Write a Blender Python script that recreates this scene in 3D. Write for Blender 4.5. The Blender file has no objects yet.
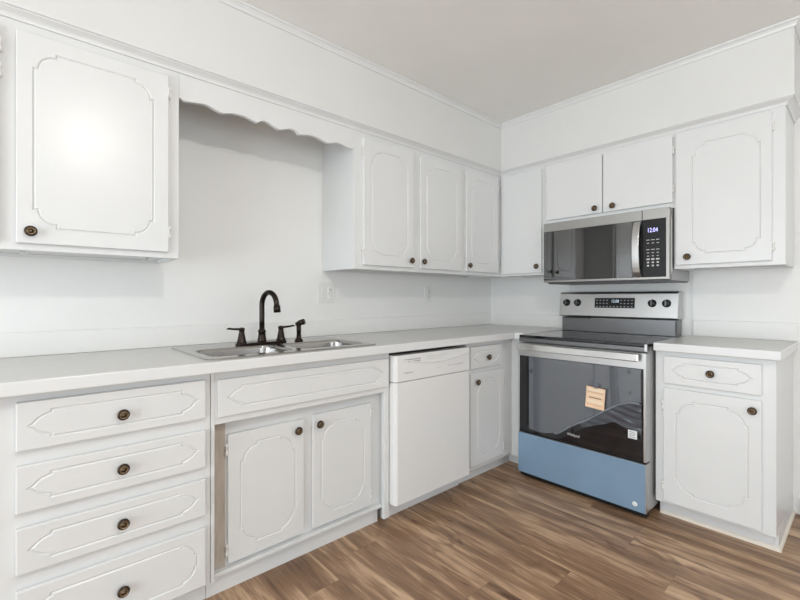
import bpy, math, random
from mathutils import Vector, Matrix
from mathutils.geometry import tessellate_polygon
random.seed(7)
PI = math.pi
S = bpy.context.scene
COL = S.collection

# ------------------------------------------------------------ camera, light, exposure
cam_d = bpy.data.cameras.new('camera')
cam_d.sensor_fit = 'HORIZONTAL'; cam_d.sensor_width = 36; cam_d.lens = 422.55 * 36 / 800
cam_d.shift_x = 0.0019; cam_d.shift_y = -0.00325; cam_d.clip_start = 0.02
cam = bpy.data.objects.new('camera', cam_d); COL.objects.link(cam)
cam.location = (2.252, -3.102, 1.159); cam.rotation_euler = (PI/2, 0, math.radians(48.304))
S.camera = cam

RX, RY, CH = 5.0, -6.2, 2.484      # room extents: x 0..RX, y 0..RY, ceiling height
W = bpy.data.worlds.new('world'); S.world = W; W.use_nodes = True
bg = W.node_tree.nodes['Background']
bg.inputs['Color'].default_value = (0.80, 0.88, 1.0, 1); bg.inputs['Strength'].default_value = 1.6

def area(name, loc, rot, sx, sy, power, color):
    l = bpy.data.lights.new(name, 'AREA'); l.shape = 'RECTANGLE'; l.size = sx; l.size_y = sy
    l.energy = power; l.color = color
    o = bpy.data.objects.new(name, l); COL.objects.link(o); o.location = loc; o.rotation_euler = rot
    return o
# added daylight fill, lowered to brighten the base cabinets, in two unseen window openings
area('window_light_right', (RX - 0.03, -2.3, 1.20), (PI/2, 0, PI/2), 2.3, 1.4, 28, (0.86, 0.945, 1.0))
area('window_light_rear', (1.9, RY + 0.03, 1.05), (PI/2, 0, 0), 3.0, 1.9, 120, (0.86, 0.945, 1.0))

S.view_settings.view_transform = 'Standard'; S.view_settings.look = 'None'
S.view_settings.exposure = -0.30; S.view_settings.gamma = 1; S.view_settings.use_curve_mapping = False

# ------------------------------------------------------------ materials
def mat(name, color, rough=0.5, metal=0.0, spec=0.5, noise=0.0, nscale=8, bump=0.0, bscale=60, coat=0.0,
        emit=None, estr=0.0, ior=None, alpha=1.0, stretch=(1, 1, 1)):
    m = bpy.data.materials.new(name); m.use_nodes = True
    nt = m.node_tree; b = nt.nodes['Principled BSDF']
    b.inputs['Roughness'].default_value = rough; b.inputs['Metallic'].default_value = metal
    b.inputs['Specular IOR Level'].default_value = spec
    b.inputs['Coat Weight'].default_value = coat; b.inputs['Alpha'].default_value = alpha
    b.inputs['Coat Roughness'].default_value = 0.05
    if ior: b.inputs['IOR'].default_value = ior
    c = (*color, 1)
    b.inputs['Base Color'].default_value = c
    if emit:
        b.inputs['Emission Color'].default_value = (*emit, 1); b.inputs['Emission Strength'].default_value = estr
    tc = nt.nodes.new('ShaderNodeTexCoord'); mp = nt.nodes.new('ShaderNodeMapping')
    mp.inputs['Scale'].default_value = stretch
    nt.links.new(tc.outputs['Object'], mp.inputs['Vector'])
    n = nt.nodes.new('ShaderNodeTexNoise'); n.inputs['Scale'].default_value = nscale; n.inputs['Detail'].default_value = 4
    nt.links.new(mp.outputs['Vector'], n.inputs['Vector'])
    r = nt.nodes.new('ShaderNodeValToRGB')
    k = noise
    r.color_ramp.elements[0].position = 0.3; r.color_ramp.elements[1].position = 0.7
    r.color_ramp.elements[0].color = tuple(max(0, v*(1-k)) for v in color) + (1,)
    r.color_ramp.elements[1].color = tuple(min(1, v*(1+k)) for v in color) + (1,)
    nt.links.new(n.outputs['Fac'], r.inputs['Fac']); nt.links.new(r.outputs['Color'], b.inputs['Base Color'])
    if bump:
        n2 = nt.nodes.new('ShaderNodeTexNoise'); n2.inputs['Scale'].default_value = bscale; n2.inputs['Detail'].default_value = 3
        nt.links.new(mp.outputs['Vector'], n2.inputs['Vector'])
        bp = nt.nodes.new('ShaderNodeBump'); bp.inputs['Strength'].default_value = bump; bp.inputs['Distance'].default_value = 0.004
        nt.links.new(n2.outputs['Fac'], bp.inputs['Height']); nt.links.new(bp.outputs['Normal'], b.inputs['Normal'])
    return m

M = {}
M['paint'] = mat('white_cabinet_paint', (0.74, 0.745, 0.74), 0.30, spec=0.5, noise=0.012, nscale=5, bump=0.12, bscale=22)
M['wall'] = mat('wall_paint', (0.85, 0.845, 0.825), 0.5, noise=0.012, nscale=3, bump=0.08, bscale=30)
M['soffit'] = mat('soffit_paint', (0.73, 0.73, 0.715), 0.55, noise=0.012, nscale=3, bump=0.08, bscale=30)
M['ceil'] = mat('ceiling_paint', (0.90, 0.89, 0.86), 0.85, noise=0.02, nscale=2)
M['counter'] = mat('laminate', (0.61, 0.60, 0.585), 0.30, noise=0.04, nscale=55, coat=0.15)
M['steel'] = mat('stainless_steel', (0.58, 0.58, 0.575), 0.32, metal=1.0, noise=0.03, nscale=20, stretch=(1, 1, 40), bump=0.03, bscale=40)
M['steel_h'] = mat('polished_handle_steel', (0.70, 0.70, 0.69), 0.20, metal=1.0, noise=0.02, nscale=20)
M['steel_mw'] = mat('satin_microwave_steel', (0.40, 0.39, 0.375), 0.38, metal=0.95, noise=0.03, nscale=20, stretch=(1, 1, 40))
M['steel2'] = mat('dark_stainless_steel', (0.20, 0.20, 0.205), 0.28, metal=0.9, noise=0.05, nscale=18, stretch=(1, 1, 30))
M['sink'] = mat('sink_steel', (0.40, 0.39, 0.38), 0.20, metal=1.0, noise=0.04, nscale=30)
M['bronze'] = mat('oil_rubbed_bronze', (0.030, 0.022, 0.018), 0.28, metal=0.85, noise=0.3, nscale=25)
M['knob_d'] = mat('knob_dark_brass', (0.045, 0.032, 0.024), 0.35, metal=0.7, noise=0.3, nscale=90)
M['knob_l'] = mat('knob_aged_brass', (0.20, 0.14, 0.085), 0.35, metal=0.8, noise=0.3, nscale=90)
M['glass'] = mat('black_oven_glass', (0.008, 0.008, 0.010), 0.03, spec=0.5, ior=1.6)
M['mwglass'] = mat('microwave_glass', (0.006, 0.006, 0.007), 0.03, spec=0.5, ior=2.3)
M['black'] = mat('black_plastic', (0.012, 0.012, 0.013), 0.3, spec=0.3)
M['dgrey'] = mat('dark_grey_enamel', (0.06, 0.06, 0.065), 0.35)
M['bgrey'] = mat('range_side_grey', (0.45, 0.45, 0.45), 0.4, metal=0.2)
M['blue'] = mat('blue_protective_film', (0.20, 0.305, 0.425), 0.22, spec=0.6, noise=0.06, nscale=4, bump=0.10, bscale=7, coat=0.3)
M['white_p'] = mat('white_appliance_enamel', (0.80, 0.795, 0.785), 0.25, noise=0.005)
M['plate'] = mat('white_plastic', (0.80, 0.79, 0.77), 0.35)
M['hinge'] = mat('painted_hinge', (0.80, 0.79, 0.77), 0.25, noise=0.03, nscale=80)
M['grey_t'] = mat('grey_print', (0.33, 0.33, 0.34), 0.5)
M['pale_t'] = mat('pale_print', (0.62, 0.62, 0.62), 0.5)
M['light_t'] = mat('silver_print', (0.62, 0.62, 0.60), 0.4)
M['disp'] = mat('lit_digits', (0.5, 0.5, 0.9), 0.4, emit=(0.55, 0.55, 1.0), estr=1.6)
M['disp2'] = mat('lit_digits_pale', (0.6, 0.75, 0.85), 0.4, emit=(0.7, 0.85, 1.0), estr=0.7)
M['tag'] = mat('kraft_paper', (0.86, 0.60, 0.40), 0.7, noise=0.08, nscale=14)
M['tagp'] = mat('tag_pale_print', (0.86, 0.72, 0.56), 0.7)
M['tagd'] = mat('tag_dark_print', (0.18, 0.12, 0.08), 0.7)
M['label'] = mat('white_label', (0.78, 0.80, 0.80), 0.5)
M['wood_raw'] = mat('unpainted_wood', (0.46, 0.40, 0.34), 0.7, noise=0.12, nscale=12, stretch=(8, 8, 1))  # brown-grey tone standing in for shade in the sink cabinet recess
M['shoe'] = mat('cream_shoe_molding', (0.78, 0.72, 0.63), 0.5, noise=0.03, nscale=20)
M['grey_rub'] = mat('grey_gap', (0.10, 0.10, 0.10), 0.8)
M['lampglass'] = mat('lamp_opal_glass', (0.9, 0.9, 0.88), 0.3, emit=(1.0, 0.97, 0.92), estr=870)

def film_mat():
    m = bpy.data.materials.new('clear_peeling_film'); m.use_nodes = True
    nt = m.node_tree; nt.nodes.clear(); N = nt.nodes.new; L = nt.links.new
    out = N('ShaderNodeOutputMaterial'); mix = N('ShaderNodeMixShader'); tr = N('ShaderNodeBsdfTransparent')
    pb = N('ShaderNodeBsdfPrincipled'); pb.inputs['Base Color'].default_value = (0.25, 0.275, 0.315, 1)
    pb.inputs['Roughness'].default_value = 0.02; pb.inputs['IOR'].default_value = 2.7
    tr.inputs['Color'].default_value = (0.85, 0.88, 0.92, 1)
    tc = N('ShaderNodeTexCoord'); n = N('ShaderNodeTexNoise'); n.inputs['Scale'].default_value = 5; n.inputs['Detail'].default_value = 3
    L(tc.outputs['Object'], n.inputs['Vector'])
    bp = N('ShaderNodeBump'); bp.inputs['Strength'].default_value = 0.008; bp.inputs['Distance'].default_value = 0.01
    L(n.outputs['Fac'], bp.inputs['Height']); L(bp.outputs['Normal'], pb.inputs['Normal'])
    mix.inputs['Fac'].default_value = 0.45
    L(tr.outputs[0], mix.inputs[1]); L(pb.outputs[0], mix.inputs[2]); L(mix.outputs[0], out.inputs['Surface'])
    return m
M['film'] = film_mat()
def wrinkle_mat():
    m = bpy.data.materials.new('crumpled_film'); m.use_nodes = True
    nt = m.node_tree; nt.nodes.clear(); N = nt.nodes.new; L = nt.links.new
    out = N('ShaderNodeOutputMaterial'); mix = N('ShaderNodeMixShader'); tr = N('ShaderNodeBsdfTransparent')
    pb = N('ShaderNodeBsdfPrincipled'); pb.inputs['Base Color'].default_value = (0.20, 0.22, 0.26, 1)
    pb.inputs['Roughness'].default_value = 0.12; pb.inputs['IOR'].default_value = 1.8
    mix.inputs['Fac'].default_value = 0.30
    L(tr.outputs[0], mix.inputs[1]); L(pb.outputs[0], mix.inputs[2]); L(mix.outputs[0], out.inputs['Surface'])
    return m
M['wrinkle'] = wrinkle_mat()

def floor_mat():
    m = bpy.data.materials.new('vinyl_plank_floor'); m.use_nodes = True
    nt = m.node_tree; b = nt.nodes['Principled BSDF']; N = nt.nodes.new; L = nt.links.new
    tc = N('ShaderNodeTexCoord'); sp = N('ShaderNodeSeparateXYZ'); L(tc.outputs['Object'], sp.inputs[0])
    def mth(op, a, b_=None, c=None):
        n = N('ShaderNodeMath'); n.operation = op
        for i, v in enumerate((a, b_, c)):
            if v is None: continue
            if isinstance(v, (int, float)): n.inputs[i].default_value = v
            else: L(v, n.inputs[i])
        return n.outputs[0]
    PW, PL = 0.152, 1.22
    yv = mth('DIVIDE', sp.outputs['Y'], PW); row = mth('FLOOR', yv); fy = mth('FRACT', yv)
    wn = N('ShaderNodeTexWhiteNoise'); wn.noise_dimensions = '1D'; L(row, wn.inputs['W'])
    xo = mth('ADD', mth('DIVIDE', sp.outputs['X'], PL), mth('MULTIPLY', wn.outputs['Value'], 7.3))
    col = mth('FLOOR', xo); fx = mth('FRACT', xo)
    pid = mth('ADD', mth('MULTIPLY', row, 13.37), mth('MULTIPLY', col, 5.71))
    wn2 = N('ShaderNodeTexWhiteNoise'); wn2.noise_dimensions = '1D'; L(pid, wn2.inputs['W'])
    def grain(sx, sy, detail, dist=0.0):
        cb = N('ShaderNodeCombineXYZ')
        L(mth('MULTIPLY', sp.outputs['X'], sx), cb.inputs[0]); L(mth('MULTIPLY', sp.outputs['Y'], sy), cb.inputs[1]); L(mth('MULTIPLY', pid, 3.1), cb.inputs[2])
        n = N('ShaderNodeTexNoise'); n.inputs['Scale'].default_value = 1; n.inputs['Detail'].default_value = detail
        n.inputs['Roughness'].default_value = 0.6; n.inputs['Distortion'].default_value = dist
        L(cb.outputs[0], n.inputs['Vector']); return n.outputs['Fac']
    g1 = grain(1.3, 11, 3, 0.7); g2 = grain(7, 110, 4); g3 = grain(1.8, 17, 4, 1.2)
    s = mth('ADD', mth('MULTIPLY', g1, 0.62), mth('ADD', mth('MULTIPLY', g3, 0.36), mth('MULTIPLY', g2, 0.26)))
    s = mth('SUBTRACT', s, 0.055)
    s = mth('ADD', s, mth('MULTIPLY', mth('SUBTRACT', wn2.outputs['Value'], 0.5), 0.055))
    kn = grain(3.0, 8.5, 2, 1.5)
    s = mth('SUBTRACT', s, mth('MULTIPLY', mth('MAXIMUM', mth('SUBTRACT', kn, 0.60), 0.0), 1.1))
    r = N('ShaderNodeValToRGB'); e = r.color_ramp.elements
    e[0].position = 0.35; e[0].color = (0.115, 0.056, 0.031, 1)
    e[1].position = 0.86; e[1].color = (0.74, 0.535, 0.35, 1)
    a = e.new(0.555); a.color = (0.30, 0.180, 0.105, 1); a = e.new(0.64); a.color = (0.50, 0.328, 0.202, 1)
    L(s, r.inputs['Fac'])
    # seams
    ey = mth('MINIMUM', fy, mth('SUBTRACT', 1.0, fy)); ex = mth('MINIMUM', fx, mth('SUBTRACT', 1.0, fx))
    sy_ = mth('LESS_THAN', ey, 0.009); sx_ = mth('LESS_THAN', ex, 0.0012); seam = mth('MAXIMUM', sy_, sx_)
    mx = N('ShaderNodeMix'); mx.data_type = 'RGBA'; mx.inputs['B'].default_value = (0.07, 0.043, 0.03, 1)
    L(mth('MULTIPLY', seam, 0.25), mx.inputs['Factor']); L(r.outputs['Color'], mx.inputs['A']); L(mx.outputs['Result'], b.inputs['Base Color'])
    b.inputs['Roughness'].default_value = 0.34; b.inputs['Specular IOR Level'].default_value = 0.4
    bp = N('ShaderNodeBump'); bp.inputs['Strength'].default_value = 0.15; bp.inputs['Distance'].default_value = 0.002
    L(g2, bp.inputs['Height']); L(bp.outputs['Normal'], b.inputs['Normal'])
    return m
M['floor'] = floor_mat()

# ------------------------------------------------------------ mesh building
WORLD = Matrix.Identity(4)
def frame_left(x):      # u = +y, v = +z, w = +x (face towards the room from the left wall)
    return Matrix(((0, 0, 1, x), (1, 0, 0, 0), (0, 1, 0, 0), (0, 0, 0, 1)))
def frame_back(d):      # u = +x, v = +z, w = -y
    return Matrix(((1, 0, 0, 0), (0, 0, -1, -d), (0, 1, 0, 0), (0, 0, 0, 1)))

class MB:
    def __init__(s, T=WORLD): s.v = []; s.f = []; s.T = T; s.m = []; s.sm = []; s.mi = 0; s.smooth = False
    def add(s, vs, fs):
        b = len(s.v); s.v += [s.T @ Vector(p) for p in vs]
        for f in fs: s.f.append([b + i for i in f]); s.m.append(s.mi); s.sm.append(s.smooth)
        return s
    def box(s, a0, a1, b0, b1, c0, c1):
        vs = [(a, b, c) for c in (c0, c1) for b in (b0, b1) for a in (a0, a1)]
        return s.add(vs, [(0, 2, 3, 1), (4, 5, 7, 6), (0, 1, 5, 4), (2, 6, 7, 3), (0, 4, 6, 2), (1, 3, 7, 5)])
    def prism(s, poly, c0, c1, axis=2):
        """poly in (u,v), extruded along w (or another axis order via axis)"""
        def P(u, v, w): return {2: (u, v, w), 0: (w, u, v), 1: (u, w, v)}[axis]
        n = len(poly); area_ = sum(poly[i][0]*poly[(i+1) % n][1]-poly[(i+1) % n][0]*poly[i][1] for i in range(n))
        if area_ < 0: poly = poly[::-1]
        if axis == 1: poly = poly[::-1]
        vs = [P(u, v, c0) for u, v in poly] + [P(u, v, c1) for u, v in poly]
        fs = [list(range(n))[::-1], list(range(n, 2*n))] + [(i, (i+1) % n, n+(i+1) % n, n+i) for i in range(n)]
        return s.add(vs, fs)
    def lathe(s, prof, c=(0, 0, 0), ax='w', n=24, cap=True):
        """prof: (r, t); axis through c along ax"""
        sm = s.smooth; s.smooth = True
        def P(r, t, a):
            x, y = r*math.cos(a), r*math.sin(a)
            if ax == 'w': return (c[0]+x, c[1]+y, c[2]+t)
            if ax == 'u': return (c[0]+t, c[1]+x, c[2]+y)
            return (c[0]+y, c[1]+t, c[2]+x)
        vs = [P(r, t, 2*PI*i/n) for r, t in prof for i in range(n)]
        fs = []
        for k in range(len(prof)-1):
            for i in range(n):
                j = (i+1) % n
                fs.append((k*n+i, k*n+j, (k+1)*n+j, (k+1)*n+i))
        if cap:
            fs.append([i for i in range(n)][::-1]); fs.append([(len(prof)-1)*n+i for i in range(n)])
        s.add(vs, fs); s.smooth = sm; return s
    def tube(s, pts, r, n=14, cap=True, flat=1.0):
        sm = s.smooth; s.smooth = True
        pts = [Vector(p) for p in pts]; rs = r if isinstance(r, (list, tuple)) else [r]*len(pts)
        up = None; vs = []
        for i, p in enumerate(pts):
            d = (pts[min(i+1, len(pts)-1)] - pts[max(i-1, 0)]).normalized()
            if up is None:
                up = Vector((0, 0, 1)) if abs(d.z) < 0.9 else Vector((0, 1, 0))
            a = d.cross(up).normalized(); b = a.cross(d).normalized(); up = b
            for k in range(n):
                t = 2*PI*k/n; vs.append(p + a*math.cos(t)*rs[i] + b*math.sin(t)*rs[i]*flat)
        fs = [(k*n+i, (k+1)*n+i, (k+1)*n+(i+1) % n, k*n+(i+1) % n) for k in range(len(pts)-1) for i in range(n)]
        if cap: fs += [list(range(n)), [(len(pts)-1)*n+i for i in range(n)][::-1]]
        s.add(vs, fs); s.smooth = sm; return s
    def panel(s, u0, u1, v0, v1, w0, w1, path, gw=0.009, gd=0.0038):
        """slab with a routed V groove following the closed path (ccw) on its front face"""
        n = len(path)
        def off(d):
            r = []
            for i in range(n):
                p0, p1, p2 = Vector(path[i-1]), Vector(path[i]), Vector(path[(i+1) % n])
                a = (p1-p0).normalized(); b = (p2-p1).normalized()
                na = Vector((a.y, -a.x)); nb = Vector((b.y, -b.x)); m = (na+nb)
                if m.length < 1e-6: m = na
                m.normalize(); k = max(0.45, m.dot(na)); r.append(p1 + m*(d/k))
            return r
        po, pi_ = off(gw/2), off(-gw/2)
        R = [Vector((u0, v0)), Vector((u1, v0)), Vector((u1, v1)), Vector((u0, v1))]
        loops = [[p.to_3d() for p in R], [p.to_3d() for p in po]]
        tris = tessellate_polygon(loops)
        vs = [(p.x, p.y, w1) for p in R + po]
        fs = []
        for t in tris:
            a, b, c = [Vector(vs[i][:2]) for i in t]
            cr = (b-a).x*(c-a).y - (b-a).y*(c-a).x
            fs.append(tuple(t) if cr > 0 else tuple(t)[::-1])
        s.add(vs, fs)
        vs = [(p.x, p.y, w1) for p in po] + [(p[0], p[1], w1-gd) for p in path] + [(p.x, p.y, w1) for p in pi_]
        fs = [(i, (i+1) % n, n+(i+1) % n, n+i) for i in range(n)] + [(n+i, n+(i+1) % n, 2*n+(i+1) % n, 2*n+i) for i in range(n)]
        s.add(vs, fs)
        s.add([(p.x, p.y, w1) for p in pi_], [list(range(n))])
        vs = [(p.x, p.y, w) for w in (w0, w1) for p in R]
        s.add(vs, [(3, 2, 1, 0)] + [(i, (i+1) % 4, 4+(i+1) % 4, 4+i) for i in range(4)])
        return s
    def build(s, name, mats, parent=None, bevel=0.0, seg=2, angle=77, weld=False):
        me = bpy.data.meshes.new(name)
        o0 = parent['_o'] if parent is not None and '_o' in parent else (0, 0, 0)
        O = Vector(o0)
        me.from_pydata([tuple(p - O) for p in s.v], [], s.f)
        for m in (mats if isinstance(mats, (list, tuple)) else [mats]): me.materials.append(m)
        for p, mi, sm in zip(me.polygons, s.m, s.sm): p.material_index = mi; p.use_smooth = sm
        import bmesh
        bm = bmesh.new(); bm.from_mesh(me)
        if weld: bmesh.ops.remove_doubles(bm, verts=bm.verts, dist=1e-5)
        bm.to_mesh(me); bm.free(); me.update()
        o = bpy.data.objects.new(name, me); COL.objects.link(o)
        if parent is not None: o.parent = parent; o['_o'] = tuple(o0)
        if bevel:
            if not weld:
                bm = bmesh.new(); bm.from_mesh(me); bmesh.ops.remove_doubles(bm, verts=bm.verts, dist=1e-6); bm.to_mesh(me); bm.free()
            md = o.modifiers.new('bevel', 'BEVEL'); md.width = bevel; md.segments = seg
            md.limit_method = 'ANGLE'; md.angle_limit = math.radians(angle); md.harden_normals = False
        return o

ROOTS = []
def thing(name, label, cat, loc=(0, 0, 0), group=None):
    o = bpy.data.objects.new(name, None); COL.objects.link(o); o.location = loc
    o.empty_display_size = 0.1
    o['_o'] = tuple(loc); o['label'] = label; o['category'] = cat
    if group: o['group'] = group
    return o
def tag(o, label, cat, group=None):
    o['label'] = label; o['category'] = cat
    if group: o['group'] = group
    return o
def struct(o): o['kind'] = 'structure'; return o

def text(name, s, T, u, v, w, size, m, parent, width=None, align='CENTER', ex=0.0003):
    cu = bpy.data.curves.new(name, 'FONT'); cu.body = s; cu.size = size; cu.align_x = align; cu.align_y = 'CENTER'
    cu.extrude = ex; cu.resolution_u = 3
    t = bpy.data.objects.new(name, cu); COL.objects.link(t)
    bpy.context.view_layer.update()
    me = bpy.data.meshes.new_from_object(t.evaluated_get(bpy.context.evaluated_depsgraph_get()))
    bpy.data.objects.remove(t)
    xs = [p.co.x for p in me.vertices]; k = 1.0
    if width and xs: k = width/(max(xs)-min(xs))
    O = Vector(parent['_o'])
    for p in me.vertices: p.co = T @ Vector((u + p.co.x*k, v + p.co.y, w + p.co.z)) - O
    me.materials.clear(); me.materials.append(m)
    o = bpy.data.objects.new(name, me); COL.objects.link(o); o.parent = parent; o['_o'] = tuple(O)
    return o

# provincial outline: rectangle whose corners are quarter rounds set in by a small step (ccw)
def prov(u0, u1, v0, v1, r, st, n=7, rv=None):
    rv = rv or r
    P = []
    def corner(cx, cy, a0):    # arc about (cx,cy)
        for i in range(n+1):
            a = a0 + PI/2*i/n; P.append((cx + r*math.cos(a), cy + rv*math.sin(a)))
    # bottom right
    P.append((u1-r-st, v0)); corner(u1-st-r, v0+st+rv, -PI/2); P.append((u1, v0+st+rv))
    P.append((u1, v1-st-rv)); corner(u1-st-r, v1-st-rv, 0); P.append((u1-st-r, v1))
    P.append((u0+st+r, v1)); corner(u0+st+r, v1-st-rv, PI/2); P.append((u0, v1-st-rv))
    P.append((u0, v0+st+rv)); corner(u0+st+r, v0+st+rv, PI); P.append((u0+st+r, v0))
    return P

def prov_tip(u0, u1, v0, v1, r, st, n=7):
    """long drawer outline: the two quarter rounds at each end meet in a small point at mid height"""
    P = []; m = (v0+v1)/2; rv = m-v0-st-0.0045
    def arc(cx, cy, a0):
        for i in range(n+1):
            f = i/n; x, y = math.cos(a0+PI/2*f), math.sin(a0+PI/2*f)
            xa, ya = math.cos(a0), math.sin(a0); xb, yb = math.cos(a0+PI/2), math.sin(a0+PI/2)
            x = 0.55*x+0.45*(xa+(xb-xa)*f); y = 0.55*y+0.45*(ya+(yb-ya)*f)
            P.append((cx+r*x, cy+rv*y))
    P.append((u1-st-r, v0)); arc(u1-st-r, v0+st+rv, -PI/2); P.append((u1, m)); arc(u1-st-r, v1-st-rv, 0); P.append((u1-st-r, v1))
    P.append((u0+st+r, v1)); arc(u0+st+r, v1-st-rv, PI/2); P.append((u0, m)); arc(u0+st+r, v0+st+rv, PI); P.append((u0+st+r, v0))
    return P

def knob(T, u, v, w, parent, r=0.0175):
    k = MB(T)
    k.mi = 0; k.lathe([(0.006, 0), (0.0055, 0.010), (0.009, 0.013), (r, 0.016), (r*1.02, 0.019), (r*0.93, 0.0225), (r*0.76, 0.0235)], (u, v, w), cap=False)
    k.mi = 1; k.lathe([(r*0.76, 0.0235), (r*0.66, 0.0215), (r*0.50, 0.0215), (r*0.40, 0.0245)], (u, v, w), cap=False)
    k.mi = 0; k.lathe([(r*0.40, 0.0245), (r*0.30, 0.0215)], (u, v, w), cap=False)
    k.mi = 1; k.lathe([(r*0.30, 0.0215), (r*0.22, 0.0245), (r*0.05, 0.0255)], (u, v, w), cap=True)
    return k.build('knob', [M['knob_d'], M['knob_l']], parent)

def hinge(T, u, v, w, parent, side=1, L=0.05):
    """side: +1 the leaf lies at greater u (on the frame), barrel at u"""
    h = MB(T)
    h.box(min(u, u+side*0.013), max(u, u+side*0.013), v-L*0.42, v+L*0.42, w+0.0002, w+0.0025)
    h.box(min(u, u-side*0.006), max(u, u-side*0.006), v-L*0.38, v+L*0.38, w+0.0185, w+0.0205)
    h.lathe([(0.001, -L/2), (0.0052, -L/2+0.003), (0.0052, -L/6), (0.0036, -L/6+0.001), (0.0036, L/6), (0.0052, L/6+0.001), (0.0052, L/2-0.003), (0.001, L/2)], (u+side*0.004, v, w+0.014), ax='v', n=12)
    for dv in (-0.3, 0.3):
        h.lathe([(0.0028, 0.0025), (0.0026, 0.0038), (0.001, 0.0042)], (u+side*0.009, v+dv*L, w), n=10)
    return h.build('hinge', M['hinge'], parent)

def door(T, parent, u0, u1, v0, v1, kn=None, hs=None, hv=(), ins=(0.056, 0.056, 0.056, 0.056), r=0.050, st=0.012, t=0.018, w0=0.0, groove=True):
    d = MB(T)
    L_, R_, B_, T_ = ins
    d.panel(u0, u1, v0, v1, w0, w0+t, prov(u0+L_, u1-R_, v0+B_, v1-T_, r, st))
    o = d.build('door', M['paint'], parent, bevel=0.0035, angle=86)
    if kn: knob(T, kn[0], kn[1], w0+t, o)
    for v in hv:
        hinge(T, u0 if hs < 0 else u1, v, w0, o, side=hs)
    return o

def drawer(T, parent, u0, u1, v0, v1, kn=None, w0=0.0, t=0.018, insu=0.030, insv=0.032, deep=False, name='drawer'):
    d = MB(T); h = (v1-v0-2*insv); st = 0.008
    if h < 0.13: path = prov_tip(u0+insu, u1-insu, v0+insv, v1-insv, 0.042, st)
    else: path = prov(u0+insu, u1-insu, v0+insv, v1-insv, 0.042, st)
    d.panel(u0, u1, v0, v1, w0, w0+t, path)
    o = d.build(name, M['paint'], parent, bevel=0.0035, angle=86)
    if kn: knob(T, kn[0], kn[1], w0+t, o)
    return o

# ------------------------------------------------------------ the room
b = MB(); b.box(-0.1, RX+0.1, RY-0.1, 0.1, -0.06, 0.0); struct(b.build('floor', M['floor']))
b = MB(); b.box(-0.1, RX+0.1, RY-0.1, 0.1, CH, CH+0.08); struct(b.build('ceiling', M['ceil']))
b = MB(); b.box(-0.1, 0, RY-0.1, 0.1, 0, CH); struct(b.build('wall_left', M['wall']))
b = MB(); b.box(0, RX, 0, 0.1, 0, CH); struct(b.build('wall_back', M['wall']))
# right wall with added window opening, rear wall with lowered window opening
def wall_with_opening(name, T, u0, u1, ou0, ou1, ov0, ov1):
    b = MB(T)
    b.box(u0, ou0, 0, CH, -0.1, 0); b.box(ou1, u1, 0, CH, -0.1, 0)
    b.box(ou0, ou1, 0, ov0, -0.1, 0); b.box(ou0, ou1, ov1, CH, -0.1, 0)
    return struct(b.build(name, M['wall']))
TR = Matrix(((0, 0, -1, RX), (-1, 0, 0, 0), (0, 1, 0, 0), (0, 0, 0, 1)))     # u=-y, w=-x
TB = Matrix(((-1, 0, 0, 0), (0, 0, 1, RY), (0, 1, 0, 0), (0, 0, 0, 1)))      # u=-x, w=+y
wall_with_opening('wall_right', TR, 0, -RY, 1.15, 3.45, 0.50, 1.90)
wall_with_opening('wall_rear', TB, -RX, 0, -3.4, -0.4, 0.05, 2.05)
for i, (T, a, c, e, g) in enumerate(((TR, 1.15, 3.45, 0.50, 1.90), (TB, -3.4, -0.4, 0.05, 2.05))):
    b = MB(T); k = 0.05
    b.box(a, a+k, e, g, -0.09, -0.05); b.box(c-k, c, e, g, -0.09, -0.05); b.box(a+k, c-k, e, e+k, -0.09, -0.05); b.box(a+k, c-k, g-k, g, -0.09, -0.05)
    b.box((a+c)/2-0.02, (a+c)/2+0.02, e+k, g-k, -0.085, -0.055)
    w = struct(b.build('window_%d' % (i+1), M['plate']))  # unseen frames, added around the fill lights

# soffit above the cabinets (L shaped)
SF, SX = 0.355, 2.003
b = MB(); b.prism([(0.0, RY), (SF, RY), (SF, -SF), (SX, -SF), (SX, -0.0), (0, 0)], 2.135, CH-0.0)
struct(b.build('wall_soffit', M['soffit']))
# ceiling crown and cabinet crown: profile swept along an L path with mitred corners
def sweep(path, prof, ends=None):
    """path: list of (x,y) running so that the room lies on the right-hand side; prof: (out, z)"""
    b = MB(); n = len(path); m = len(prof); vs = []
    for i, p in enumerate(path):
        p = Vector(p)
        def nrm(a, c):
            d = (Vector(c)-Vector(a)).normalized(); return Vector((d.y, -d.x))
        if i == 0: nn = nrm(path[0], path[1]); k = 1
        elif i == n-1: nn = nrm(path[-2], path[-1]); k = 1
        else:
            a, c = nrm(path[i-1], path[i]), nrm(path[i], path[i+1]); nn = (a+c).normalized(); k = 1/nn.dot(a)
        for o_, z in prof: vs.append((p.x+nn.x*o_*k, p.y+nn.y*o_*k, z))
    fs = [(i*m+j, (i+1)*m+j, (i+1)*m+(j+1) % m, i*m+(j+1) % m) for i in range(n-1) for j in range(m)]
    fs += [list(range(m))[::-1], [(n-1)*m+j for j in range(m)]]
    b.add(vs, [f[::-1] for f in fs]); return b
CZ = CH
prof_ceiling = [(0, CZ-0.034), (0.006, CZ-0.034), (0.008, CZ-0.028), (0.010, CZ-0.022), (0.018, CZ-0.012), (0.024, CZ-0.010), (0.026, CZ-0.001), (0, CZ-0.001)]
struct(sweep([(SF, RY), (SF, -SF), (SX, -SF), (SX, 0)], prof_ceiling).build('trim_1', M['paint']))
FP = 0.329
prof_crown = [(0, 2.094), (0.006, 2.094), (0.008, 2.101), (0.012, 2.108), (0.022, 2.116), (0.028, 2.120), (0.029, 2.123), (0.036, 2.124), (0.036, 2.1345), (0, 2.1345)]
CXE = 1.970
struct(sweep([(FP, RY), (FP, -FP), (CXE, -FP), (CXE, 0)], prof_crown).build('trim_2', M['paint']))
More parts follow.
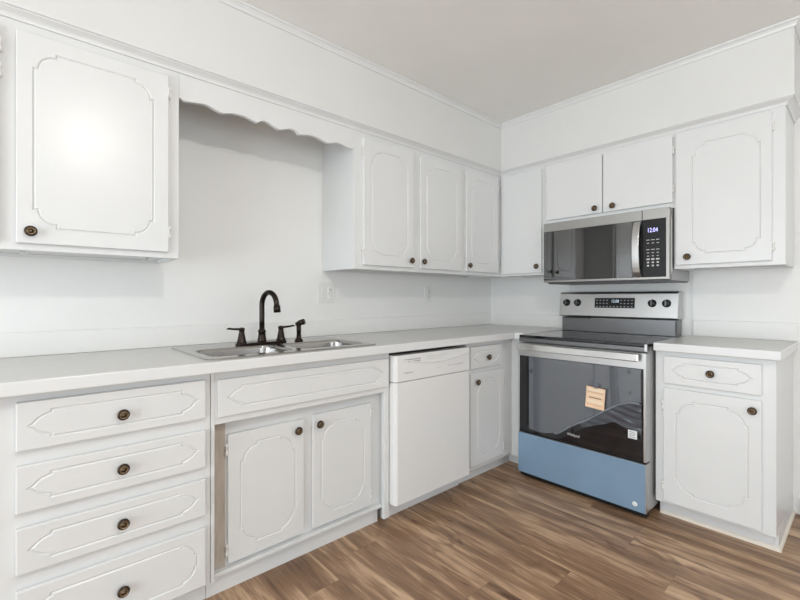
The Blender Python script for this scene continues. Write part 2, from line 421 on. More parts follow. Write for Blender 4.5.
# wall panel seam battens behind the range
for i, (x0, x1, z0) in enumerate(((0.7235, 0.7335, 1.027), (1.502, 1.516, 1.027))):
    b = MB(); b.box(x0, x1, -0.005, 0, 0.93 if i else 0.93, 1.3)
    struct(b.build('trim_%d' % (i+3), M['paint'], bevel=0.002))
b = MB(); b.box(1.975, RX, -0.0025, 0, 1.501, 1.505); struct(b.build('trim_5', M['paint']))
b = MB(); b.box(1.995, RX, -0.014, 0, 0, 0.09); struct(b.build('baseboard_back', M['paint'], bevel=0.004))

# ------------------------------------------------------------ wall cabinets
TLu = frame_left(FP); TBu = frame_back(FP)
Z0, Z1 = 1.320, 2.134
G = 'white painted wall cabinets'
def body(T, depth, parent, u0, u1, v0, v1, name='cabinet_body', fr=0.019):
    """closed box with a recessed underside and a face frame on the front"""
    b = MB(T)
    b.box(u0, u1, v0+0.012, v1, -depth+0.0005, -fr)
    b.box(u0, u0+0.014, v0, v0+0.012, -depth+0.0005, -fr); b.box(u1-0.014, u1, v0, v0+0.012, -depth+0.0005, -fr)
    b.box(u0+0.014, u1-0.014, v0, v0+0.012, -depth+0.0005, -depth+0.015)
    b.box(u0, u1, v0, v1, -fr, 0)
    return b.build(name, M['paint'], parent, bevel=0.0012, seg=1)

t = thing('wall_cabinet', 'white wall cabinet with two large doors, nearest the left edge of the photo', 'cabinet', (0, -3.15, Z0), G)
body(TLu, FP, t, -3.66, -2.614, Z0, Z1)
door(TLu, t, -3.118, -2.655, 1.343, 2.060, (-3.080, 1.383), 1, (1.995, 1.425), (0.046, 0.056, 0.056, 0.054))
door(TLu, t, -3.618, -3.160, 1.343, 2.060, (-3.58, 1.383), 1, (1.995, 1.91))
for yy in (-3.10, -2.70):   # small screw blocks under the cabinet
    b = MB(); b.box(0.20, 0.225, yy-0.008, yy+0.008, Z0-0.004, Z0+0.0125); b.build('mounting_clip', M['steel'], t)

t = thing('wall_cabinet', 'white wall cabinet with three tall doors, between the sink recess and the room corner', 'cabinet', (0, -1.2, Z0), G)
body(TLu, FP, t, -1.720, -0.3295, Z0, Z1)
ins2 = (0.056, 0.056, 0.062, 0.056)
door(TLu, t, -1.665, -1.272, 1.343, 2.060, (-1.304, 1.386), -1, (1.985, 1.412), ins2)
door(TLu, t, -1.216, -0.812, 1.343, 2.060, (-1.196, 1.386), 1, (1.985, 1.412), ins2)
door(TLu, t, -0.760, -0.382, 1.343, 2.060, (-0.738, 1.386), 1, (1.985, 1.412), ins2)

t = thing('wall_cabinet', 'white wall cabinet on the back wall left of the microwave, one plain narrow door', 'cabinet', (0.5, 0, Z0), G)
b = MB(); b.box(0.0005, 0.3285, -0.3285, -0.0005, Z0+0.012, Z1); b.box(0.3295, 0.702, -FP+0.019, -0.0005, Z0+0.012, Z1); b.box(0.3295, 0.702, -FP, -FP+0.019, Z0, Z1)
b.box(0.3295, 0.702, -0.02, -0.0005, Z0, Z0+0.012); b.box(0.69, 0.702, -FP+0.019, -0.02, Z0, Z0+0.012)
b.build('cabinet_body', M['paint'], t, bevel=0.0012, seg=1)
o = MB(TBu); o.box(0.352, 0.685, 1.335, 2.072, 0, 0.018); o = o.build('door', M['paint'], t, bevel=0.003)
knob(TBu, 0.653, 1.381, 0.018, o)
for v in (1.985, 1.412): hinge(TBu, 0.352, v, 0, o, side=-1, L=0.045)

t = thing('wall_cabinet', 'short white wall cabinet above the microwave with two small doors', 'cabinet', (1.1, 0, 1.67), G)
body(TBu, FP, t, 0.703, 1.500, 1.669, Z1)
for (a, c, kx, hs) in ((0.721, 1.104, 1.064, -1), (1.112, 1.496, 1.173, 1)):
    o = MB(TBu).box(a, c, 1.699, 2.072, 0, 0.018).build('door', M['paint'], t, bevel=0.0035)
    knob(TBu, kx, 1.731, 0.018, o)
    for v in (1.995, 1.78): hinge(TBu, a if hs < 0 else c, v, 0, o, side=hs, L=0.045)

t = thing('wall_cabinet', 'white wall cabinet at the right end of the back wall, one wide door', 'cabinet', (1.7, 0, Z0), G)
body(TBu, FP, t, 1.5005, CXE, Z0, Z1)
door(TBu, t, 1.511, 1.922, 1.341, 2.080, (1.569, 1.384), 1, (2.005, 1.412), (0.078, 0.046, 0.058, 0.082), r=0.048)

# scalloped valance over the sink
prof = [(-2.6135, 1.992), (-2.606, 1.990), (-2.593, 1.984), (-2.556, 1.989), (-2.52, 1.995), (-2.498, 1.995), (-2.469, 1.986), (-2.450, 1.980), (-2.433, 1.979), (-2.410, 1.986), (-2.386, 1.992), (-2.350, 1.994), (-2.331, 1.993), (-2.300, 1.986),
        (-2.280, 1.981), (-2.274, 1.981), (-2.262, 1.992), (-2.245, 1.998), (-2.225, 1.997), (-2.204, 1.990), (-2.179, 1.980)]
mid = -2.167
right = [(2*mid - y, z) for y, z in reversed(prof)]
allp = prof + [(mid, 1.978)] + right
allp[-1] = (-1.7205, allp[-1][1])
b = MB(TLu); b.prism([(y, z) for y, z in allp] + [(-1.7205, Z1), (-2.6135, Z1)], -0.019, 0)
tag(b.build('valance', M['paint']), 'white scalloped wooden valance board above the sink, between two wall cabinets', 'valance')
# ------------------------------------------------------------ base cabinets
FB = 0.600
TLb = frame_left(FB); TBb = frame_back(0.590)
CB = 0.8805       # underside of the worktops
G2 = 'white painted base cabinets'
t = thing('base_cabinet', 'white base cabinet with a stack of four drawers, left of the sink cabinet', 'cabinet', (0, -2.85, 0), G2)
MB().box(0.001, FB, -3.60, -2.5755, 0.085, CB).build('cabinet_body', M['paint'], t, bevel=0.0015, seg=1)
MB().box(0.45, 0.543, -3.60, -2.5755, 0, 0.085).build('toe_kick', M['paint'], t)
for (v0, v1, insv) in ((0.713, 0.855, 0.031), (0.533, 0.670, 0.031), (0.356, 0.490, 0.030), (0.098, 0.310, 0.036)):
    drawer(TLb, t, -3.116, -2.596, v0, v1, (-2.856, (v0+v1)/2 + (-0.006 if v0 > .6 else 0.0)), insv=insv)

t = thing('base_cabinet', 'white sink base cabinet with long false drawer front and two recessed doors', 'cabinet', (0, -2.13, 0), G2)
b = MB(); y0, y1 = -2.5735, -1.696
b.box(0.001, FB-0.02, y0, y0+0.016, 0.085, 0.8775); b.box(0.001, FB-0.02, y1-0.016, y1, 0.085, 0.8775)
b.box(0.001, 0.012, y0+0.016, y1-0.016, 0.085, 0.8775); b.box(0.012, FB-0.02, y0+0.016, y1-0.016, 0.085, 0.10)
b.box(FB-0.02, FB, y0, -2.560, 0.085, 0.8775); b.box(FB-0.02, FB, -1.728, y1, 0.03, 0.8775)
b.box(FB-0.012, FB, -2.560, -1.728, 0.677, 0.8775)
b.build('cabinet_body', M['paint'], t, bevel=0.0015, seg=1)
b = MB(); XI = 0.552
b.box(XI-0.018, XI, -2.557, -2.487, 0.10, 0.70); b.box(XI-0.018, XI, -1.81, -1.713, 0.10, 0.70)
b.box(XI-0.018, XI, -2.487, -1.81, 0.60, 0.70); b.box(XI-0.018, XI, -2.17, -2.12, 0.13, 0.60); b.box(XI-0.018, XI, -2.487, -1.81, 0.10, 0.13)
b.build('inner_frame', M['paint'], t)
MB().box(XI+0.0003, XI+0.003, -2.557, -2.505, 0.10, 0.676).build('frame_edge', M['wood_raw'], t)  # thin strip coloured as the warm shade beside the left door
MB().box(0.45, 0.545, y0, -1.728, 0, 0.0995).build('toe_kick', M['paint'], t)
TLi = frame_left(XI)
drawer(TLb, t, -2.551, -1.706, 0.704, 0.848, None, insv=0.034, insu=0.040, t=0.012, name='false_drawer_front')
door(TLi, t, -2.498, -2.164, 0.112, 0.620, (-2.200, 0.576), -1, (0.56, 0.165), (0.050, 0.044, 0.052, 0.052), r=0.055)
door(TLi, t, -2.121, -1.788, 0.112, 0.628, (-2.092, 0.583), 1, (0.575, 0.165), (0.046, 0.044, 0.052, 0.052), r=0.055)

t = thing('base_cabinet', 'narrow white corner base cabinet with one drawer over one door, between dishwasher and range', 'cabinet', (0, -0.8, 0), G2)
b = MB(); b.box(0.001, FB, -1.078, -0.5905, 0.085, CB); b.build('cabinet_body', M['paint'], t, bevel=0.0015, seg=1)
b = MB(); b.box(0.001, 0.7155, -0.590, -0.001, 0.075, CB); b.build('corner_filler', M['paint'], t, bevel=0.0015, seg=1)
b = MB(); b.prism([(0.45, -1.087), (0.538, -1.087), (0.538, -0.522), (0.7155, -0.522), (0.7155, -0.45), (0.45, -0.45)], 0, 0.0745); b.build('toe_kick', M['paint'], t)
drawer(TLb, t, -1.054, -0.728, 0.718, 0.853, (-0.886, 0.780), insv=0.028, insu=0.03)
door(TLb, t, -1.056, -0.708, 0.115, 0.690, (-0.999, 0.634), 1, (0.61, 0.165), (0.07, 0.05, 0.05, 0.05), r=0.055)

t = thing('base_cabinet', 'white base cabinet right of the range with one drawer over one wide door', 'cabinet', (1.7, 0, 0), G2)
b = MB(); b.box(1.485, 1.966, -0.590, -0.001, 0.085, CB); b.box(1.950, 1.966, -0.522, -0.001, 0.0, 0.085)
b.build('cabinet_body', M['paint'], t, bevel=0.0015, seg=1)
MB().box(1.486, 1.9495, -0.522, -0.505, 0, 0.0845).build('toe_kick', M['paint'], t)
b = MB()
sh = [(0, 0), (0.010, 0), (0.009, 0.008), (0.005, 0.014), (0, 0.017)]
s_ = sweep([(1.489, -0.5225), (1.9665, -0.5225), (1.9665, -0.001)], [(o_, z) for o_, z in sh])
s_.build('shoe_molding', M['shoe'], t)
drawer(TBb, t, 1.527, 1.918, 0.714, 0.855, (1.729, 0.788), insv=0.033, insu=0.036)
door(TBb, t, 1.525, 1.918, 0.100, 0.690, (1.887, 0.642), -1, (0.597, 0.180), (0.056, 0.050, 0.062, 0.056), r=0.060)

# ------------------------------------------------------------ worktops
CT = 0.9235
t = thing('countertop', 'long pale laminate worktop along the left wall holding the sink', 'countertop', (0, -1.8, 0.881))
SX0, SX1, SY0, SY1 = 0.085, 0.612, -2.588, -1.778   # sink outline
hx0, hx1, hy0, hy1 = SX0+0.015, SX1-0.028, SY0+0.015, SY1-0.015
b = MB(); XF = 0.655; YF = -0.633
zb, zt = 0.881, CT
outer = [(0.0005, -3.62), (XF, -3.62), (XF, YF), (0.7165, YF), (0.7165, -0.0005), (0.0005, -0.0005)]
hole = [(hx0, hy0), (hx1, hy0), (hx1, hy1), (hx0, hy1)]
tr = tessellate_polygon([[Vector((x, y, 0)) for x, y in outer], [Vector((x, y, 0)) for x, y in hole]])
P2 = outer + hole; vs = [(x, y, zb) for x, y in P2] + [(x, y, zt) for x, y in P2]; fs = []; n = len(P2)
for q in tr:
    a, c, d = [Vector(P2[i]) for i in q]; cr = (c-a).x*(d-a).y-(c-a).y*(d-a).x
    q = tuple(q) if cr > 0 else tuple(q)[::-1]
    fs.append(tuple(n+i for i in q)); fs.append(q[::-1])
no = len(outer)
fs += [(i, (i+1) % no, n+(i+1) % no, n+i) for i in range(no)]
fs += [(no+(i+1) % 4, no+i, n+no+i, n+no+(i+1) % 4) for i in range(4)]
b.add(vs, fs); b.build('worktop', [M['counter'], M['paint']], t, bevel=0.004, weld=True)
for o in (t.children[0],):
    for p_ in o.data.polygons: p_.material_index = 1 if abs(p_.normal.z) < 0.5 else 0  # same laminate; brighter light on the edges is put in as white
BS = 1.021
b = MB(); b.prism([(0.0005, -3.62), (0.016, -3.62), (0.016, -0.016), (0.7165, -0.016), (0.7165, -0.0005), (0.0005, -0.0005)], CT+0.0003, BS)
b.build('backsplash', M['wall'], t, bevel=0.003)
t = thing('countertop', 'short pale laminate worktop on the base cabinet right of the range', 'countertop', (1.73, 0, 0.881))
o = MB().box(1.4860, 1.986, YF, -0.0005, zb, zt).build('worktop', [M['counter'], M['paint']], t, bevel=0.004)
for p_ in o.data.polygons: p_.material_index = 1 if abs(p_.normal.z) < 0.5 else 0  # edges whitened in colour for the stronger light they catch
MB().box(1.5165, 1.986, -0.016, -0.0005, CT+0.0003, BS).build('backsplash', M['wall'], t, bevel=0.003)

# ------------------------------------------------------------ sink
t = thing('kitchen_sink', 'stainless steel double bowl drop-in sink set in the long worktop', 'sink', (0.34, -2.19, CT))
def rrect(x0, x1, y0, y1, r, n=6):
    P = []
    for cx, cy, a0 in ((x1-r, y0+r, -PI/2), (x1-r, y1-r, 0), (x0+r, y1-r, PI/2), (x0+r, y0+r, PI)):
        P += [(cx+r*math.cos(a0+PI/2*i/n), cy+r*math.sin(a0+PI/2*i/n)) for i in range(n+1)]
    return P
zr = CT+0.0055
b = MB(); out = rrect(SX0, SX1, SY0, SY1, 0.03)
bx0, bx1 = SX0+0.207, SX1-0.045; ym = (SY0+SY1)/2
B1 = rrect(bx0, bx1, SY0+0.032, ym-0.017, 0.05); B2 = rrect(bx0, bx1, ym+0.017, SY1-0.032, 0.05)
loops = [[Vector((x, y, 0)) for x, y in L_] for L_ in (out, B1, B2)]
P2 = out+B1+B2
tr = tessellate_polygon(loops); fs = []
for q in tr:
    a, c, d = [Vector(P2[i]) for i in q]; cr = (c-a).x*(d-a).y-(c-a).y*(d-a).x
    fs.append(tuple(q) if cr > 0 else tuple(q)[::-1])
b.add([(x, y, zr) for x, y in P2], fs)
m_ = len(out)
o2 = rrect(SX0-0.003, SX1+0.003, SY0-0.003, SY1+0.003, 0.033)
b.smooth = True
b.add([(x, y, zr) for x, y in out]+[(x, y, CT+0.0006) for x, y in o2], [(m_+i, m_+(i+1) % m_, (i+1) % m_, i) for i in range(m_)])
b.build('rim', M['sink'], t)
for (a0, a1) in ((SY0+0.032, ym-0.017), (ym+0.017, SY1-0.032)):
    b = MB(); b.smooth = True
    rings = [(0, 0, 0.05), (0.004, -0.004, 0.048), (0.006, -0.015, 0.046), (0.012, -0.12, 0.045), (0.022, -0.148, 0.05), (0.05, -0.160, 0.05), (0.13, -0.164, 0.03)]
    vs = []
    for d, dz, r in rings: vs += [(x, y, zr+dz) for x, y in rrect(bx0+d, bx1-d, a0+d, a1-d, r)]
    fs = [((k+1)*m_+i, (k+1)*m_+(i+1) % m_, k*m_+(i+1) % m_, k*m_+i)[::-1] for k in range(len(rings)-1) for i in range(m_)]
    fs.append([(len(rings)-1)*m_+i for i in range(m_)])
    b.add(vs, fs); bo = b.build('bowl', M['sink'], t)
    MB().lathe([(0.043, -0.001), (0.043, 0.002), (0.036, 0.003), (0.030, -0.0005), (0.006, 0.0005)], ((bx0+bx1)/2, (a0+a1)/2, zr-0.164), n=20).build('drain', M['steel'], bo)

# faucet: deck plate, two lever handles, gooseneck spout
FX, FY = 0.258, -2.223
t = thing('kitchen_faucet', 'dark bronze gooseneck faucet with two lever handles behind the sink bowls', 'faucet', (FX, FY, zr))
b = MB(); b.prism(rrect(FX-0.028, FX+0.028, FY-0.128, FY+0.128, 0.027), zr+0.0003, zr+0.013); b.build('deck_plate', M['bronze'], t, bevel=0.003)
b = MB(); b.lathe([(0.022, 0), (0.022, 0.006), (0.018, 0.03), (0.0165, 0.045), (0.019, 0.048), (0.019, 0.056), (0.013, 0.062), (0.0125, 0.07)], (FX, FY, zr+0.012), n=24)
zc = 0.192; R_ = 0.059; pts = [(FX, FY, zr+0.07), (FX, FY, zr+0.12), (FX, FY, zr+zc-0.0)]
for i in range(1, 15):
    a = PI*0.93*i/14; pts.append((FX+R_-R_*math.cos(a), FY+0.02*(1-math.cos(a))/2, zr+zc+R_*1.05*math.sin(a)))
e = pts[-1]; pts.append((e[0]+0.005, e[1], e[2]-0.022))
b.tube(pts, 0.0125, n=18)
b.tube([(e[0]+0.004, e[1], e[2]-0.014), (e[0]+0.009, e[1], e[2]-0.046)], [0.0155, 0.0165], n=18)
b.build('spout', M['bronze'], t)
for sgn in (-1, 1):
    hy = FY + sgn*0.100
    b = MB(); b.lathe([(0.024, 0), (0.024, 0.005), (0.020, 0.012), (0.0125, 0.052), (0.0125, 0.060), (0.015, 0.062), (0.014, 0.070), (0.006, 0.075)], (FX, hy, zr+0.012), n=22)
    b.tube([(FX, hy-sgn*0.008, zr+0.079), (FX+0.004, hy+sgn*0.02, zr+0.080), (FX+0.007, hy+sgn*0.045, zr+0.082), (FX+0.008, hy+sgn*0.062, zr+0.085), (FX+0.008, hy+sgn*0.072, zr+0.083)], [0.009, 0.0095, 0.008, 0.0085, 0.005], n=12, flat=0.6)
    b.build('lever_handle', M['bronze'], t)
t = thing('side_sprayer', 'dark bronze pull-out side sprayer standing right of the faucet', 'sprayer', (FX-0.005, FY+0.203, zr))
sx, sy = FX-0.005, FY+0.203
b = MB(); b.lathe([(0.022, 0.0005), (0.022, 0.006), (0.016, 0.014), (0.0125, 0.02), (0.0125, 0.035)], (sx, sy, zr), n=20); b.build('holder', M['bronze'], t)
b = MB(); b.tube([(sx, sy, zr+0.034), (sx, sy, zr+0.06), (sx, sy, zr+0.092)], [0.011, 0.012, 0.0125], n=16)
b.tube([(sx-0.012, sy-0.006, zr+0.088), (sx+0.006, sy+0.004, zr+0.098), (sx+0.026, sy+0.016, zr+0.104)], [0.012, 0.0145, 0.0155], n=16); b.build('spray_head', M['bronze'], t)

# ------------------------------------------------------------ dishwasher
t = thing('dishwasher', 'white built-in dishwasher with curved control panel under the long worktop', 'dishwasher', (0, -1.37, 0))
DY0, DY1, DF = -1.690, -1.090, 0.645
MB().box(0.03, 0.585, DY0+0.004, DY1-0.004, 0.09, 0.855).build('tub', M['grey_rub'], t)
MB().box(0.45, 0.548, DY0-0.002, DY1+0.001, 0, 0.088).build('toe_kick', M['white_p'], t)
TLd = frame_left(0)
b = MB(TLd); prof_d = [(DY0, 0.586), (DY0, DF-0.016), (DY0+0.004, DF-0.006), (DY0+0.014, DF), (DY1-0.014, DF), (DY1-0.004, DF-0.006), (DY1, DF-0.016), (DY1, 0.586)]
# extruded vertically: (y, x) profile, z range
def vslab(prof, z0, z1, name, m, par, bev=0.002):
    b = MB(); b.prism([(x, y) for y, x in prof], z0, z1); return b.build(name, m, par, bevel=bev, angle=60)
vslab(prof_d, 0.096, 0.722, 'door_panel', M['white_p'], t)
cp = vslab(prof_d, 0.725, 0.861, 'control_panel', M['white_p'], t)
TLd = frame_left(DF)
# curved lip under the handle pocket
b = MB(TLd); nseg = 16; lip = []
for i in range(nseg+1):
    u = DY0+0.05+(DY1-DY0-0.075)*i/nseg; k = (2*i/nseg-1); lip.append((u, 0.802+0.032*k*k))
up_ = [(u, v+0.007) for u, v in lip]
b.prism(lip+up_[::-1], 0.0002, 0.005); b.build('handle_lip', M['white_p'], t, bevel=0.0015)
b = MB(TLd)
for i in range(9): b.box(-1.635+i*0.014, -1.626+i*0.014, 0.832, 0.839, 0.0002, 0.0012); 
for i in range(8): b.box(-1.600+i*0.011, -1.592+i*0.011, 0.821, 0.827, 0.0002, 0.0012)
b.build('vent_slots', M['grey_t'], t)
b = MB(TLd)
for i in range(6): b.box(-1.46+i*0.028, -1.44+i*0.028, 0.836, 0.841, 0.0002, 0.0015)
b.build('button_row', M['pale_t'], cp)
b = MB(TLd)
for i in range(6): b.box(-1.46+i*0.020, -1.448+i*0.020, 0.824, 0.827, 0.0002, 0.0012)
b.build('button_row', M['pale_t'], cp)
for i in range(4): MB(TLd).box(-1.29+i*0.035, -1.265+i*0.035, 0.770, 0.778, 0.0002, 0.0015).build('button', M['pale_t'], cp)
MB(TLd).box(-1.39, -1.35, 0.768, 0.772, 0.0002, 0.001).build('status_mark', M['pale_t'], cp)
text('brand_lettering', 'Frigidaire', TLd, -1.60, 0.768, 0.0003, 0.014, M['grey_t'], t, width=0.065)

# ------------------------------------------------------------ range
RX0, RX1 = 0.718, 1.474
t = thing('electric_range', 'freestanding stainless steel electric range with black glass cooktop and blue film on its drawer', 'stove', (1.1, -0.35, 0))
TR0 = frame_back(0.0)
MB(TR0).box(RX0+0.003, RX1-0.003, 0.035, 0.900, 0.03, 0.640).build('body', M['bgrey'], t, bevel=0.002)
for x in (RX0+0.05, RX1-0.05):
    for w in (0.08, 0.615): MB(TR0).lathe([(0.018, 0.0), (0.018, 0.006), (0.01, 0.008), (0.01, 0.0345)], (x, 0.0, w), ax='v', n=12).build('levelling_foot', M['black'], t)
MB(TR0).box(RX0+0.005, RX1-0.005, 0.010, 0.034, 0.64, 0.672).build('base_trim', M['black'], t)
b = MB(TR0); b.box(RX0, RX1, 0.900, 0.917, 0.075, 0.680); ct = b.build('cooktop', M['glass'], t, bevel=0.003)
def ring(b, cx, cy, r, z, wd=0.0012):
    n = 48
    vs = [(cx+rr*math.cos(2*PI*i/n), cy+rr*math.sin(2*PI*i/n), z) for rr in (r-wd, r+wd) for i in range(n)]
    b.add(vs, [(i, n+i, n+(i+1) % n, (i+1) % n) for i in range(n)][::1])
b = MB()
for cx, cy, r in ((0.92, -0.50, 0.105), (0.92, -0.23, 0.075), (1.29, -0.50, 0.085), (1.29, -0.50, 0.115), (1.29, -0.23, 0.075), (1.10, -0.17, 0.05)): ring(b, cx, cy, r, 0.9174)
b.build('burner_rings', M['dgrey'], ct)
MB(TR0).box(RX0, RX1, 0.874, 0.8995, 0.641, 0.684).build('front_trim', M['steel2'], t, bevel=0.003)
b = MB(TR0); b.box(RX1-0.012, RX1+0.0015, 0.876, 0.9155, 0.6845, 0.690); b.build('end_cap', M['steel'], t, bevel=0.002)
# door: stainless top band, side strips, glass
dr = MB(TR0)
dr.box(RX0+0.001, RX1-0.001, 0.786, 0.868, 0.642, 0.694)
dr.box(RX0+0.001, RX0+0.010, 0.302, 0.786, 0.642, 0.694); dr.box(RX1-0.014, RX1-0.001, 0.302, 0.786, 0.642, 0.694)
dr.box(RX0+0.010, RX1-0.014, 0.302, 0.786, 0.642, 0.655)
dr = dr.build('oven_door', M['steel'], t, bevel=0.0015)
gl = MB(TR0).box(RX0+0.0105, RX1-0.0145, 0.304, 0.7855, 0.656, 0.692).build('door_glass', M['glass'], dr, bevel=0.001)
MB(TR0).box(RX0+0.060, RX0+0.078, 0.345, 0.784, 0.6922, 0.6928).build('glass_band', M['black'], dr)
hb = MB(TR0)
hb.prism([(RX0+0.008, 0.825), (RX1-0.026, 0.825), (RX1-0.026, 0.866), (RX0+0.008, 0.866)], 0.722, 0.738)
hb.box(RX0+0.03, RX0+0.06, 0.828, 0.848, 0.6935, 0.723); hb.box(RX1-0.08, RX1-0.05, 0.828, 0.848, 0.6935, 0.723)
hb.build('handle', M['steel_h'], dr, bevel=0.005, seg=3)
# loose clear film over the glass, its lower edge peeled to a diagonal, with a gently wavy surface
def sheet(outline_fn, u0, u1, nu, nv, wfn, name, m, par, th=None):
    b = MB(TR0); b.smooth = True; vs = []
    for i in range(nu+1):
        u = u0+(u1-u0)*i/nu; lo, hi = outline_fn(u)
        for j in range(nv+1):
            v = lo+(hi-lo)*j/nv; vs.append((u, v, wfn(u, v)))
    k = nv+1
    b.add(vs, [(i*k+j, (i+1)*k+j, (i+1)*k+j+1, i*k+j+1) for i in range(nu) for j in range(nv)])
    return b.build(name, m, par)
def lowedge(u):
    s = (u-(RX0+0.08))/(RX1-0.02-(RX0+0.08))
    pts_ = [(0, 0.325), (0.14, 0.318), (0.30, 0.345), (0.42, 0.405), (0.55, 0.455), (0.70, 0.53), (0.82, 0.58), (0.92, 0.605), (1, 0.607)]
    for (a, x), (c, y) in zip(pts_, pts_[1:]):
        if s <= c: return x+(y-x)*max(0, (s-a))/(c-a)
    return pts_[-1][1]
def wav(u, v): return 0.6945+0.0004*math.sin(9*u+3*v)+0.0002*math.sin(21*v+5*u)
sheet(lambda u: (lowedge(u), 0.783), RX0+0.080, RX1-0.026, 40, 24, lambda u, v: wav(u, v)+0.0005, 'protective_film', M['film'], dr)
rs = random.Random(3)
ph = [(rs.uniform(10, 40), rs.uniform(20, 110), rs.uniform(0, 6)) for _ in range(9)]
def crumple(u, v):
    s = sum(abs(math.sin(a*u+c*v+p)) for a, c, p in ph)/9
    return 0.6932+0.016*s*(0.35+0.65*max(0, min(1, (u-1.05)/0.2)))
sheet(lambda u: (lowedge(u)-(0.02+0.40*(u-1.12)*(1+0.12*math.sin(23*u)+0.06*math.sin(61*u))), lowedge(u)-0.002), 1.13, RX1-0.02, 70, 40, crumple, 'crumpled_film', M['wrinkle'], dr)
M['fold'] = mat('pale_folded_film', (0.17, 0.185, 0.21), 0.15, noise=0.25, nscale=14, spec=0.6)
sheet(lambda u: (lowedge(u)-0.004-0.004*abs(math.sin(14*u)), lowedge(u)+0.002), RX0+0.25, RX1-0.03, 50, 2, lambda u, v: 0.700+0.004*math.sin(31*u), 'film_fold', M['fold'], dr)
text('brand_lettering', 'Whirlpool', TR0, 1.085, 0.352, 0.6924, 0.022, M['light_t'], dr, width=0.075)
lb = MB(TR0); lb.box(1.392, 1.436, 0.418, 0.462, 0.712, 0.7125); lb = lb.build('white_sticker', M['label'], dr)
b = MB(TR0)
for i in range(4): b.box(1.398, 1.430-0.006*(i % 2), 0.424+i*0.009, 0.428+i*0.009, 0.7126, 0.7129)
b.build('sticker_print', M['grey_t'], lb)
# storage drawer under blue film
dw = MB(TR0).box(RX0+0.001, RX1-0.001, 0.036, 0.291, 0.642, 0.694).build('storage_drawer', M['steel'], t, bevel=0.002)
b = MB(TR0); b.box(RX0+0.002, RX1-0.005, 0.037, 0.290, 0.6942, 0.6950); bf = b.build('blue_film', M['blue'], dw)
b = MB(TR0); b.lathe([(0.013, 0.0), (0.012, 0.0006)], (RX1-0.055, 0.072, 0.6951), n=20); b.build('round_sticker', M['label'], dw)
MB(TR0).box(RX0+0.004, RX1-0.004, 0.2915, 0.3015, 0.642, 0.686).build('gap_strip', M['black'], t)
# backguard
MB(TR0).box(RX0+0.001, RX1-0.018, 0.9175, 1.018, 0.02, 0.108).build('riser', M['steel2'], t, bevel=0.002)
b = MB(TR0)
b.add([(x, v, w) for x in (0.707, 1.464) for v, w in ((1.0235, 0.022), (1.0235, 0.124), (1.030, 0.130), (1.185, 0.112), (1.197, 0.100), (1.197, 0.022))],
      [(0, 1, 2, 3, 4, 5)[::-1], (6, 7, 8, 9, 10, 11)] + [(i, 6+i, 6+(i+1) % 6, (i+1) % 6)[::-1] for i in range(6)])
bgd = b.build('control_panel', M['steel'], t, bevel=0.003, angle=30)
tilt = math.atan2(0.018, 0.150)
def TP(v0=1.028, w0=0.130):   # frame lying on the tilted control panel face; v measured in world height
    return frame_back(0) @ Matrix.Translation((0, v0, w0)) @ Matrix.Rotation(-tilt, 4, 'X') @ Matrix.Translation((0, -v0, 0))
TPn = TP()
pb_ = MB(TPn).box(0.962, 1.220, 1.088, 1.156, 0.0003, 0.0015).build('display_panel', M['black'], bgd)
b = MB(TPn)
for i in range(11):
    for j in range(3):
        if 4 <= i <= 6 and j > 0: continue
        b.box(0.972+i*0.0225, 0.983+i*0.0225, 1.095+j*0.021, 1.1005+j*0.021, 0.0016, 0.0019)
b.build('button_print', M['grey_t'], pb_)
text('clock_digits', '12:00', TPn, 1.097, 1.133, 0.0017, 0.028, M['disp2'], pb_, width=0.045)
for x in (0.760, 0.841, 1.322, 1.402):
    b = MB(TPn); v = 1.122
    b.mi = 0; b.lathe([(0.025, 0.0002), (0.025, 0.004), (0.0225, 0.005), (0.021, 0.018), (0.018, 0.021), (0.004, 0.0215)], (x, v, 0), n=28)
    b.mi = 1; b.box(x-0.0035, x+0.0035, v-0.017, v+0.019, 0.0195, 0.027)
    b.build('burner_knob', [M['black'], M['steel2']], bgd)
b = MB(TR0); b.box(0.735, 0.93, 1.0105, 1.0195, 0.1085, 0.122); b.build('vent_slot', M['black'], t)  # thin black strip along the upper left of the riser
b = MB(TR0); b.box(1.445, 1.454, 0.925, 1.012, 0.1085, 0.112); b.build('riser_bracket', M['dgrey'], t)
# paper tag taped on the oven glass
TG = frame_back(0.712) @ Matrix.Translation((1.221, 0.600, 0)) @ Matrix.Rotation(math.radians(-4), 4, 'Z')
t = thing('paper_tag', 'orange paper energy tag hanging on the oven door glass', 'tag', (1.221, -0.712, 0.600))
TG = TG
b = MB(TG); b.box(-0.052, 0.052, -0.062, 0.056, 0.0, 0.0012); b.build('card', M['tag'], t)
b = MB(TG)
for v, h in ((0.040, 0.012), (0.012, 0.006), (-0.024, 0.014)): b.box(-0.045, 0.045, v-h/2, v+h/2, 0.0014, 0.0017)
b.build('pale_print', M['tagp'], t)
b = MB(TG); b.box(-0.034, 0.034, -0.006, -0.001, 0.0014, 0.0018)
for i in range(9): b.box(-0.044+i*0.0098, -0.037+i*0.0098, 0.026, 0.028, 0.0014, 0.0018)
for i in range(7): b.box(-0.040+i*0.0118, -0.032+i*0.0118, -0.044, -0.042, 0.0014, 0.0018)
b.build('dark_print', M['tagd'], t)
b = MB(TG); b.box(-0.012, 0.012, 0.050, 0.075, 0.0013, 0.0019); b.build('tape', M['wrinkle'], t)

